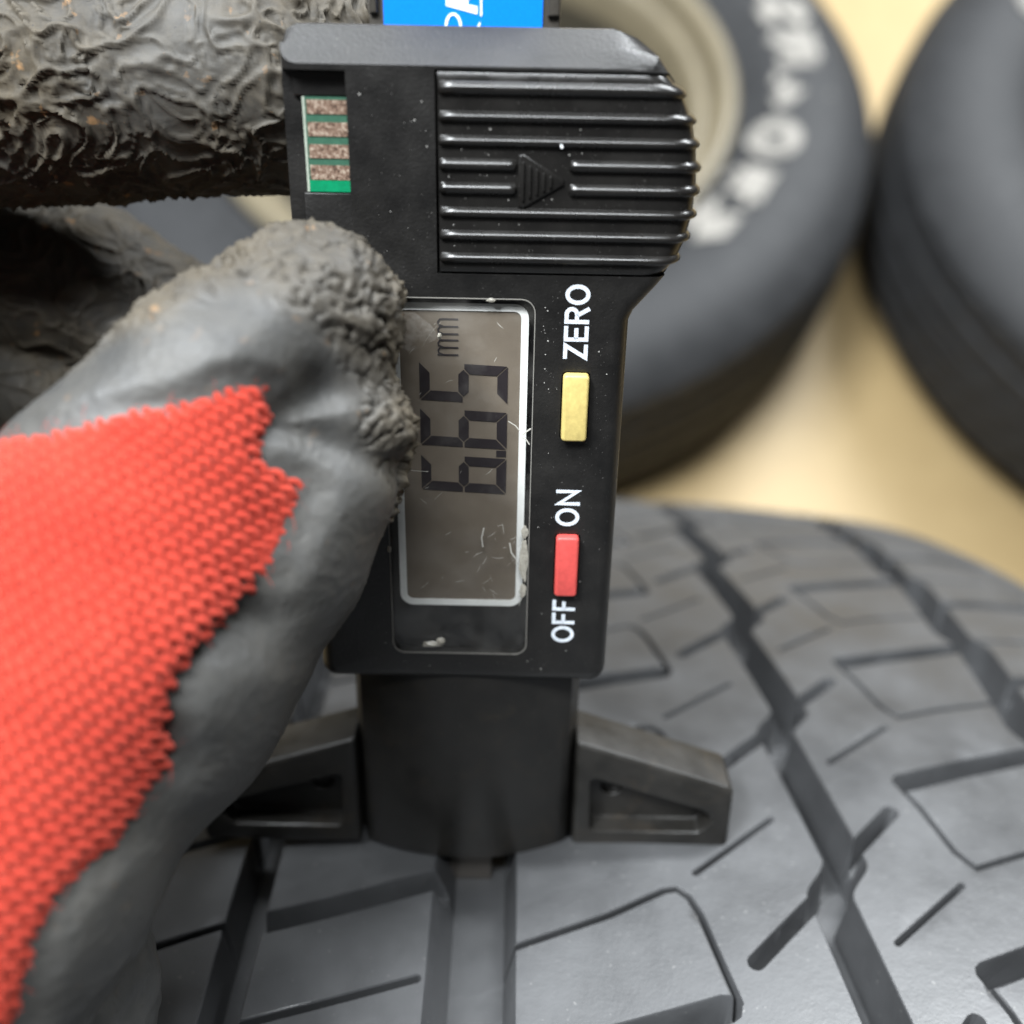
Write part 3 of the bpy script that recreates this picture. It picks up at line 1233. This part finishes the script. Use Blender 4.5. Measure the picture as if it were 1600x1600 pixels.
fl = Flat()
fl.poly([(-12.4, 73.9), (-10.6, 73.9), (-8.9, 72.6), (-8.2, 71.6), (-8.4, 71.0), (-9.6, 70.4), (-11.2, 69.6), (-12.4, 70.2)])
fl.build('scuff_patch', 0.02, HAZE, lens, t=0.01)
# glue worked up along the right edge of the lens and at its foot
for cx, cz, rx, rz, hh, sd_ in ((1.45, 44.6, 0.62, 3.4, 0.10, 3), (1.5, 48.4, 0.5, 1.0, 0.06, 4), (1.45, 40.7, 0.5, 1.2, 0.07, 6), (-9.4, 32.9, 1.5, 0.55, 0.35, 5), (-8.4, 33.4, 0.7, 0.6, 0.45, 7), (-14.2, 45.9, 0.3, 0.55, 0.3, 9), (-8.0, 71.4, 0.3, 0.45, 0.3, 10), (-2.6, 75.35, 0.6, 0.28, 0.12, 12)):
    r_ = random.Random(sd_)
    out = ragged(cx, cz, rx, rz, 22, 0.35, sd_)
    V, Fc = [(p[0], 0.03, p[1]) for p in out], []
    for q in (0.66, 0.33):
        V += [(cx + (p[0] - cx) * q, 0.03 - hh * (0.5 + 0.6 * r_.random()) * (1.2 - q), cz + (p[1] - cz) * q) for p in out]
    V.append((cx, 0.03 - hh, cz))
    for a in (0, 1):
        for i in range(22):
            Fc.append((a * 22 + i, a * 22 + (i + 1) % 22, (a + 1) * 22 + (i + 1) % 22, (a + 1) * 22 + i))
    for i in range(22):
        Fc.append((44 + i, 44 + (i + 1) % 22, 66))
    mesh('dried_glue', V, Fc, MT['glue'], lens, 60)
fl = Flat()
for k in range(44):
    big = k < 2
    cx, cz = rng.uniform(-12, 1.6), rng.uniform(39, 73)
    if k > 20:
        cx, cz = rng.uniform(-4.5, 1.6), rng.uniform(38.5, 50)
    L_ = rng.uniform(3.0, 7.5) if big else rng.uniform(0.25, 1.5)
    a = rng.gauss(1.1, 0.7)
    cv = rng.uniform(-0.35, 0.35)
    pts = [(cx + math.cos(a + cv * t) * L_ * (t - 0.5), cz + math.sin(a + cv * t) * L_ * (t - 0.5)) for t in np.linspace(0, 1, 8)]
    pts = [(min(max(p[0], -13.9), 1.9), min(max(p[1], 32.0), 75.2)) for p in pts]
    w0 = 0.015 if big else rng.uniform(0.02, 0.05)
    if all(abs(p[0] - q[0]) + abs(p[1] - q[1]) > 1e-5 for p, q in zip(pts[:-1], pts[1:])):
        fl.stroke(pts, [w0 * (0.25 + 1.5 * t * (1 - t) * 2) for t in np.linspace(0, 1, 8)])
fl.stroke([(-12.6, 56.2), (-11.2, 55.9), (-9.5, 55.8)], 0.05)
fl.stroke([(-3.2, 48.9), (-3.45, 47.6), (-3.3, 46.4)], 0.16)
fl.stroke([(-0.2, 47.0), (0.0, 45.8), (0.5, 45.0)], 0.18)
fl.stroke([(-0.6, 62.0), (0.2, 61.5), (0.7, 60.9)], 0.10)
fl.stroke([(1.0, 60.4), (1.5, 60.9), (1.9, 61.2)], 0.16)
fl.stroke([(0.9, 60.1), (1.4, 59.9), (1.8, 59.3)], 0.12)
fl.build('scratches', 0.015, MT['scuff'], lens, t=0.02, kind='stuff')


def dust(name, n, boxes, y, size, parent, seed):
    r_ = random.Random(seed)
    fl = Flat()
    for k in range(n):
        x0, x1, z0, z1 = r_.choice(boxes)
        cx, cz = r_.uniform(x0, x1), r_.uniform(z0, z1)
        rr = size * (0.35 + r_.random() ** 3 * 1.6)
        fl.poly([(cx + rr * math.cos(t) * r_.uniform(0.4, 1.2), cz + rr * math.sin(t) * r_.uniform(0.4, 1.2)) for t in (0.2, 1.5, 2.7, 3.9, 5.2)])
    fl.build(name, y, MT['dust'], parent, t=0.02, kind='stuff')


dust('dust_flecks', 85, [(-16.2, -8.6, 77, 96.5), (2.6, 9.8, 31, 58), (2.6, 4.7, 58, 76), (8.4, 10.0, 58, 76), (-13.5, 9.5, 29.5, 31.2), (-16.2, -14.5, 31, 76)], -0.025, 0.06, housing, 4)
dust('dust_flecks', 45, [(-7, 13, 92.0, 92.4), (-7, 13, 89.7, 90.2), (-7, 0, 87.4, 87.9), (-7, 13, 85.2, 85.7), (-7, 13, 82.9, 83.4), (-7, 13, 80.5, 81.3)], FY - 0.02, 0.055, cover, 5)
fl = Flat()
fl.stroke([(4.05, 90.85), (4.2, 90.5)], 0.22)
fl.build('lint', FY - 0.5, MT['frame'], cover, t=0.03)


# ------------------------------------------------------------------ the gloved hand
def pp(px, py, d):
    """a point of the hand, from where it was measured in the picture and its distance in mm"""
    return CAM + d * (FWD + E1 * (px - 800) / FPX + ED * (py - 800) / FPX)


def cone_sd(P, a, ra, b, rb):
    v = b - a
    t = np.clip(((P - a) @ v) / (v @ v), 0, 1)
    return np.linalg.norm(P - a - t[:, None] * v, axis=1) - (ra + (rb - ra) * t)


def smin(a, b, k):
    h = np.clip(0.5 + 0.5 * (b - a) / k, 0, 1)
    return b + (a - b) * h - k * h * (1 - h)


def chain(P, pts, k=1.5):
    d = None
    for (a, ra), (b, rb) in zip(pts[:-1], pts[1:]):
        e = cone_sd(P, a, ra, b, rb)
        d = e if d is None else smin(d, e, k)
    return d


THUMB_UP = [(pp(483, 498, 98.5), 8.2), (pp(340, 610, 95.5), 8.9), (pp(105, 835, 93), 10.0), (pp(-200, 1080, 92), 12.0)]
THUMB_LO = [(pp(520, 690, 100), 7.3), (pp(428, 875, 100), 8.3), (pp(250, 1105, 101), 10.6), (pp(60, 1170, 100), 12.0)]
BACK = [(pp(330, 760, 95), 8.5), (pp(170, 1000, 93), 13.0), (pp(-60, 1330, 92), 17.0), (pp(-320, 1650, 90), 21.0)]
HEEL = [(pp(40, 1440, 105), 10.6), (pp(50, 1570, 107), 12.0), (pp(0, 1850, 107), 14.0)]
INDEX = [(pp(590, 95, 124), 10.5), (pp(430, 118, 121), 12.6), (pp(150, 122, 121), 13.3), (pp(-200, 140, 122), 14.0), (pp(-420, 300, 118), 17.0)]
MIDDLE = [(pp(720, 640, 153), 9.0), (pp(430, 620, 154), 9.8), (pp(320, 555, 152), 11.0), (pp(140, 455, 149), 11.6), (pp(-150, 420, 142), 12.6), (pp(-420, 450, 124), 17.0)]
RINGF = [(pp(640, 860, 156), 9.0), (pp(360, 830, 157), 10.0), (pp(200, 680, 155), 11.0), (pp(0, 610, 150), 11.6), (pp(-220, 600, 140), 13.5), (pp(-420, 620, 124), 17.0)]
PALM = [(pp(-430, 330, 118), 19.0), (pp(-460, 800, 112), 22.0), (pp(-420, 1300, 100), 22.0), (pp(-330, 1700, 92), 22.0)]


def hand_sd(P):
    th = smin(chain(P, THUMB_UP, 2), chain(P, THUMB_LO, 2), 4.0)
    th = smin(th, chain(P, BACK, 3), 6.0)
    th = smin(th, chain(P, HEEL, 2), 2.5)
    fg = smin(chain(P, INDEX, 2), chain(P, MIDDLE, 2), 1.5)
    fg = smin(fg, chain(P, RINGF, 2), 1.5)
    pl = chain(P, PALM, 3)
    fg = smin(fg, pl, 5.0)
    return smin(fg, th, 2.0)


def surface_nets(fn, lo, hi, h):
    n = np.ceil((hi - lo) / h).astype(int) + 1
    ax = [lo[i] + h * np.arange(n[i]) for i in range(3)]
    D = np.empty(n, np.float32)
    for i, x in enumerate(ax[0]):
        Yg, Zg = np.meshgrid(ax[1], ax[2], indexing='ij')
        Pt = np.stack([np.full(Yg.size, x), Yg.ravel(), Zg.ravel()], 1)
        D[i] = fn(Pt).reshape(n[1], n[2])
    ins = D < 0
    cnt = np.zeros(n - 1, int)
    for a in (0, 1):
        for b in (0, 1):
            for c in (0, 1):
                cnt += ins[a:n[0] - 1 + a, b:n[1] - 1 + b, c:n[2] - 1 + c]
    act = (cnt > 0) & (cnt < 8)
    idx = -np.ones(n - 1, int)
    cells = np.argwhere(act)
    idx[act] = np.arange(len(cells))
    V = lo + (cells + 0.5) * h
    Q = []
    for axis in range(3):
        sl0 = [slice(None)] * 3
        sl1 = [slice(None)] * 3
        sl0[axis], sl1[axis] = slice(0, -1), slice(1, None)
        ch = ins[tuple(sl0)] != ins[tuple(sl1)]
        e = np.argwhere(ch)
        o1, o2 = [(1, 2), (2, 0), (0, 1)][axis]
        ok = (e[:, o1] > 0) & (e[:, o2] > 0) & (e[:, o1] < n[o1] - 1) & (e[:, o2] < n[o2] - 1)
        e = e[ok]
        flip = ins[tuple(sl0)][tuple(e.T)]
        q = []
        for d1, d2 in ((0, 0), (-1, 0), (-1, -1), (0, -1)):
            c = e.copy()
            c[:, o1] += d1
            c[:, o2] += d2
            q.append(idx[tuple(c.T)])
        q = np.stack(q, 1)
        q[flip] = q[flip][:, ::-1]
        Q.append(q)
    Q = np.concatenate(Q)
    Q = Q[(Q >= 0).all(1)]
    return V, Q[:, ::-1]


def sd_grad(fn, P, e=0.15):
    g = np.stack([fn(P + np.eye(3)[i] * e) - fn(P - np.eye(3)[i] * e) for i in range(3)], 1) / (2 * e)
    return g / np.maximum(np.linalg.norm(g, axis=1), 1e-6)[:, None]


def project(fn, P, it=3, level=0.0):
    for _ in range(it):
        g = sd_grad(fn, P)
        P = P - g * (fn(P) - level)[:, None]
    return P


# edge of the coating on the back of the thumb and hand
KNIT_PX = [(-60, 705), (100, 668), (200, 640), (270, 633), (325, 617), (350, 600), (385, 596), (412, 605), (425, 640), (424, 668), (405, 690), (414, 722), (465, 745), (490, 768), (470, 800), (455, 850),
           (437, 890), (400, 915), (370, 950), (320, 1000), (285, 1050), (265, 1090), (260, 1140), (271, 1195), (232, 1258), (190, 1318), (132, 1360), (82, 1420), (55, 1480), (30, 1600), (-20, 1750),
           (-150, 2000), (-700, 2300), (-1100, 1500), (-700, 900)]


def to_patch(P):
    """flat coordinates on the back of the hand: along E1 and ED, seen square on"""
    q = P - pp(200, 950, 88)
    return q @ E1, q @ ED


def knit_poly():
    out = []
    for px, py in KNIT_PX:
        # find the hand surface under each measured edge point
        d = 60.0
        a, b = pp(px, py, 0.0), pp(px, py, 1.0)
        for _ in range(60):
            s_ = float(hand_sd(pp(px, py, d)[None])[0])
            if s_ < 0.02:
                break
            d += s_ * 0.7
            if d > 115:
                d = 95.0
                break
        out.append(tuple(float(v[0]) for v in to_patch(pp(px, py, d)[None])))
    return out


def nz(P, f, seed=0.0):
    return np.array([noise.noise(Vector((p[0] * f + seed, p[1] * f - seed, p[2] * f + 2 * seed))) for p in P.tolist()])


def poly_sd(u, v, P):
    P = np.array(P + [P[0]])
    d = poly_dist(u, v, P)
    return np.where(in_poly(u, v, P[:-1]), -d, d)


def build_glove():
    rt = new_root('work_glove', tuple(pp(-200, 1300, 95)), 'worn work glove, red knit with crinkled grey rubber coating, gripping the gauge', 'glove')
    V, Q = surface_nets(hand_sd, np.array([-84.0, -58.0, -24.0]), np.array([2.0, 66.0, 120.0]), 1.3)
    V = project(hand_sd, V)
    me = bpy.data.meshes.new('tmp')
    me.from_pydata(V.tolist(), [], Q.tolist())
    o = bpy.data.objects.new('tmp', me)
    COL.objects.link(o)
    md = o.modifiers.new('s', 'SUBSURF')
    md.levels = md.render_levels = 2
    dg = bpy.context.evaluated_depsgraph_get()
    dg.update()
    me2 = bpy.data.meshes.new_from_object(o.evaluated_get(dg))
    bpy.data.objects.remove(o)
    nv = len(me2.vertices)
    P = np.empty(nv * 3)
    me2.vertices.foreach_get('co', P)
    P = P.reshape(-1, 3)
    N = np.empty(nv * 3)
    me2.vertices.foreach_get('normal', N)
    N = N.reshape(-1, 3)
    Fq = np.array([p.vertices[:] for p in me2.polygons])
    if ((N[::300] * sd_grad(hand_sd, P[::300])).sum(1)).mean() < 0:
        N = -N
        Fq = Fq[:, ::-1]
    poly = knit_poly()
    u, v = to_patch(P)
    sdk = poly_sd(u, v, poly)
    front = (N @ -FWD) > -0.15
    sdk = np.where(front, sdk, np.abs(sdk) + 5)
    fing = np.minimum(chain(P, INDEX), np.minimum(chain(P, MIDDLE), chain(P, RINGF)))
    main_ = np.minimum(np.minimum(chain(P, THUMB_UP), chain(P, THUMB_LO)), np.minimum(chain(P, BACK), chain(P, HEEL)))
    sdk = np.where(fing < main_, np.abs(sdk) + 5, sdk)      # the knit stays on the back of the thumb and hand
    # where the skin of latex is crumpled: fingers everywhere, on the thumb only towards its outer edge
    wrp = np.stack([nz(P, 0.16, 3.1), nz(P, 0.16, 7.7), nz(P, 0.16, 11.3)], 1)
    W = P + wrp * 3.2
    n1, n2, n3 = nz(W, 0.25, 1.0), nz(W, 0.48, 5.0), nz(W, 1.0, 9.0)
    r1 = np.clip(1 - np.abs(n1) / 0.13, 0, 1) ** 1.3
    r2 = np.clip(1 - np.abs(n2) / 0.16, 0, 1) ** 1.3
    r3 = np.clip(1 - np.abs(n3) / 0.22, 0, 1)
    wr2 = np.stack([nz(P, 0.4, 31.0), nz(P, 0.4, 37.0), nz(P, 0.4, 41.0)], 1)
    r4 = np.clip(1 - np.abs(nz(P + wr2 * 1.3, 0.50, 45.0)) / 0.11, 0, 1)
    low = nz(P, 0.07, 21.0)
    is_thumb = sstep(0, 3, np.minimum(chain(P, INDEX), np.minimum(chain(P, MIDDLE), chain(P, RINGF))) - smin(chain(P, THUMB_UP), chain(P, THUMB_LO), 4.0))
    edge = sstep(5.0, 10.0, sdk + 3.0 * nz(P, 0.2, 14.0))   # distance from the knit
    edge *= 1 - 0.35 * sstep(2.0, 9.0, v)              # the lower side of the thumb is smoother
    heel = sstep(2, -2, chain(P, HEEL) - smin(chain(P, THUMB_UP), chain(P, THUMB_LO), 4.0))
    calm = is_thumb * (1 - edge)
    amp = (1 - calm) * (1 - 0.8 * heel)
    amp *= 0.65 + 0.5 * sstep(-0.25, 0.25, low)
    fine_ = is_thumb                                   # tighter crumples on the thumb
    hf_ = 0.72 * r1 + 0.45 * r2 * (0.4 + 0.6 * (1 - r1)) + 0.08 * r3 + 0.25 * n2 - 0.3
    ht_ = 0.30 - 0.95 * r4 + 0.30 * r2 * (1 - r4) - 0.25 * r3 * (1 - r4) + 0.45 * n1
    h = amp * (hf_ * (1 - fine_) + 1.25 * ht_ * fine_)
    h *= 1 - 0.5 * sstep(1, -1, chain(P, MIDDLE) - chain(P, INDEX))
    h += 0.05 * (r3 + r4) * calm
    h += 0.25 * low * is_thumb + heel * (0.55 * nz(P, 0.2, 4.0) + 0.3 * nz(P, 0.5, 6.0))

    hf = []

    def fold(pxs, d0, wid, dep):
        line = [tuple(float(c[0]) for c in to_patch(pp(a, b, d0)[None])) for a, b in pxs]
        return dep * np.exp(-(poly_dist(u, v, line) / wid) ** 2) * is_thumb * front
    h += fold([(500, 610), (455, 665), (520, 690), (600, 720)], 92, 1.9, -1.3)
    h += fold([(410, 960), (350, 1010), (300, 1075), (290, 1130)], 92, 2.0, -1.5)
    h += fold([(470, 480), (420, 530), (380, 575)], 91, 3.0, 0.7)
    h += fold([(520, 790), (470, 870)], 92, 3.0, 0.8)
    h += fold([(420, 1060), (380, 1150), (330, 1210)], 94, 2.2, 0.7)
    coat = sstep(-0.3, 2.4, sdk + 0.4 * nz(P, 0.6, 2.0))
    ridge_ = np.clip(amp * np.where(is_thumb > 0.5, 0.6 * (1 - r4), np.maximum(r1, r2 * 0.8)), 0, 1)
    dirt = np.clip((1 - 0.75 * calm) * (0.75 + 0.5 * low) * (1 - 0.6 * heel), 0, 1)
    # coating: everything outside the knit, with a lip
    cf = sdk[Fq].mean(1) > -1.1
    Pc = P + N * (h * 1.0 + 0.50 * coat - 0.28 + 0.2 * sstep(0.3, 2.0, sdk))[:, None]

    def sub(name, faces, Pos, mat, extra=None):
        uq, inv = np.unique(faces, return_inverse=True)
        b = BASES[rt.name]
        me = bpy.data.meshes.new(name)
        me.from_pydata(((Pos[uq] - b) * S).tolist(), [], inv.reshape(-1, 4).tolist())
        me.materials.append(mat)
        if extra:
            for nm, arr in extra.items():
                a = me.attributes.new(nm, 'FLOAT', 'POINT')
                a.data.foreach_set('value', arr[uq].astype(np.float32))
        me.shade_smooth()
        ob = bpy.data.objects.new(name, me)
        COL.objects.link(ob)
        ob.parent = rt
        return ob
    # the rest of the hand to the left, out of the picture, in a coarser mesh
    V2, Q2 = surface_nets(hand_sd, np.array([-165.0, -75.0, -75.0]), np.array([-82.0, 65.0, 125.0]), 3.0)
    V2 = project(hand_sd, V2)
    g2 = sd_grad(hand_sd, V2)
    a2, b2, c2 = V2[Q2[:, 0]], V2[Q2[:, 1]], V2[Q2[:, 2]]
    if ((np.cross(b2 - a2, c2 - a2)) * g2[Q2[:, 0]]).sum(1).mean() < 0:
        Q2 = Q2[:, ::-1]
    z2 = np.zeros(len(V2))
    sub('rubber_coating', np.concatenate([Fq[cf], Q2 + nv]), np.concatenate([Pc, V2]), MT['coating'], dict(ridge=np.concatenate([ridge_, z2]), dirt=np.concatenate([dirt, z2 + 0.5])))
    kf = (sdk[Fq].mean(1) < 0.6)
    kb = sub('knit_back', Fq[kf], P + N * (np.where(sdk < 2, h, 0) * sstep(-6, 2, sdk) - 0.06 - 1.0 * sstep(-1.2, -0.2, sdk))[:, None], m_knit('red_knit_ground', 0.85))
    # the yarn: rows that wander over the back of the hand, each loop lifting out of the cloth
    ang = math.radians(27)
    a1 = np.array([math.cos(ang), math.sin(ang)])
    a2 = np.array([-math.sin(ang), math.cos(ang)])
    rows, pitch, loop = [], 0.88, 1.5
    rng = random.Random(5)
    pts_all, lens_ = [], []
    ph = 0.0
    for k in range(-64, 98):
        t = np.arange(-75, 60, 0.23)
        w_ = k * pitch + 0.25 * np.sin(t * 0.12 + k * 0.06)
        phs = 2 * np.pi * (t / loop + 0.30 * k) + 0.35 * np.sin(k * 1.7) + 0.5 * np.sin(t * 0.21 + k)
        uu = a1[0] * t + a2[0] * (w_ + 0.20 * np.sin(phs))
        vv = a1[1] * t + a2[1] * (w_ + 0.20 * np.sin(phs))
        sd_ = poly_sd(uu, vv, poly)
        m_ = sd_ < 0.25 + 0.35 * math.sin(k * 2.399)
        if not m_.any():
            continue
        t, uu, vv, phs, sd_ = t[m_], uu[m_], vv[m_], phs[m_], sd_[m_]
        jump = np.r_[False, np.diff(t) > 0.4]
        m_ = np.ones(len(t), bool)
        g0 = pp(200, 950, 88) + uu[:, None] * E1 + vv[:, None] * ED - FWD * 30
        # walk along the view-square direction onto the surface
        d = np.zeros(len(t))
        alive = m_.copy()
        for _ in range(26):
            s_ = hand_sd(g0 + d[:, None] * FWD)
            d += np.where(alive, np.clip(s_, -3, 3) * 0.75, 0)
        X_ = g0 + d[:, None] * FWD
        okk = m_ & (np.abs(hand_sd(X_)) < 0.25) & (d > 1) & (d < 75)
        lift = -0.14 + 0.10 * np.cos(phs * 1.0 + 0.9) - 0.55 * sstep(-1.1, 0.5, sd_)
        nr = sd_grad(hand_sd, X_)
        X_ = X_ + nr * lift[:, None]
        run = []
        for i in range(len(t)):
            if okk[i] and not jump[i]:
                run.append(i)
            if (not okk[i] or jump[i] or i == len(t) - 1) and run:
                if len(run) > 4:
                    rows.append((X_[run], nr[run]))
                run = []
    V, Fc = [], []
    NS = 6
    for X_, nr in rows:
        T = np.gradient(X_, axis=0)
        T /= np.maximum(np.linalg.norm(T, axis=1), 1e-6)[:, None]
        Bn = np.cross(T, nr)
        Bn /= np.maximum(np.linalg.norm(Bn, axis=1), 1e-6)[:, None]
        Nn = np.cross(Bn, T)
        b0 = len(V)
        rad = 0.44
        for i in range(len(X_)):
            rr = rad * (0.55 if i in (0, len(X_) - 1) else 1.0)
            for j in range(NS):
                a = 2 * math.pi * j / NS
                V.append(X_[i] + rr * (Bn[i] * math.cos(a) * 1.05 + Nn[i] * math.sin(a) * 0.9))
        for i in range(len(X_) - 1):
            for j in range(NS):
                q = b0 + i * NS
                Fc.append((q + j, q + (j + 1) % NS, q + NS + (j + 1) % NS, q + NS + j))
    b = BASES[rt.name]
    me = bpy.data.meshes.new('knit_yarn')
    me.from_pydata(((np.array(V) - b) * S).tolist(), [], Fc)
    me.materials.append(MT['knit'])
    me.shade_smooth()
    ob = bpy.data.objects.new('knit_yarn', me)
    COL.objects.link(ob)
    ob.parent = kb
    ob['kind'] = 'stuff'
    # loose fibres standing off the yarn
    rg = np.random.default_rng(11)
    FV, FF = [], []
    pick = [(X_[i], nr[i]) for X_, nr in rows for i in range(2, len(X_) - 2, 4)]
    for X0, n0 in pick:
        d0 = rg.normal(size=3)
        d0 -= n0 * (d0 @ n0) * 0.6
        d0 /= np.linalg.norm(d0)
        L_ = 0.5 + 1.3 * rg.random()
        sd0 = np.cross(d0, n0)
        sd0 /= max(np.linalg.norm(sd0), 1e-6)
        bd = rg.normal() * 0.5
        b1 = len(FV)
        for q in range(4):
            f_ = q / 3
            c_ = X0 + n0 * (0.45 + 0.55 * math.sin(f_ * 2.2)) + d0 * L_ * f_ + sd0 * bd * f_ * f_
            w_ = 0.028 * (1 - 0.6 * f_)
            FV += [c_ - sd0 * w_, c_ + sd0 * w_]
        for q in range(3):
            FF.append((b1 + 2 * q, b1 + 2 * q + 1, b1 + 2 * q + 3, b1 + 2 * q + 2))
    me = bpy.data.meshes.new('knit_fuzz')
    me.from_pydata(((np.array(FV) - b) * S).tolist(), [], FF)
    me.materials.append(MT['knit'])
    ob = bpy.data.objects.new('knit_fuzz', me)
    COL.objects.link(ob)
    ob.parent = kb
    ob['kind'] = 'stuff'
    print('GLOVE verts', nv, 'yarn', len(V))


build_glove()
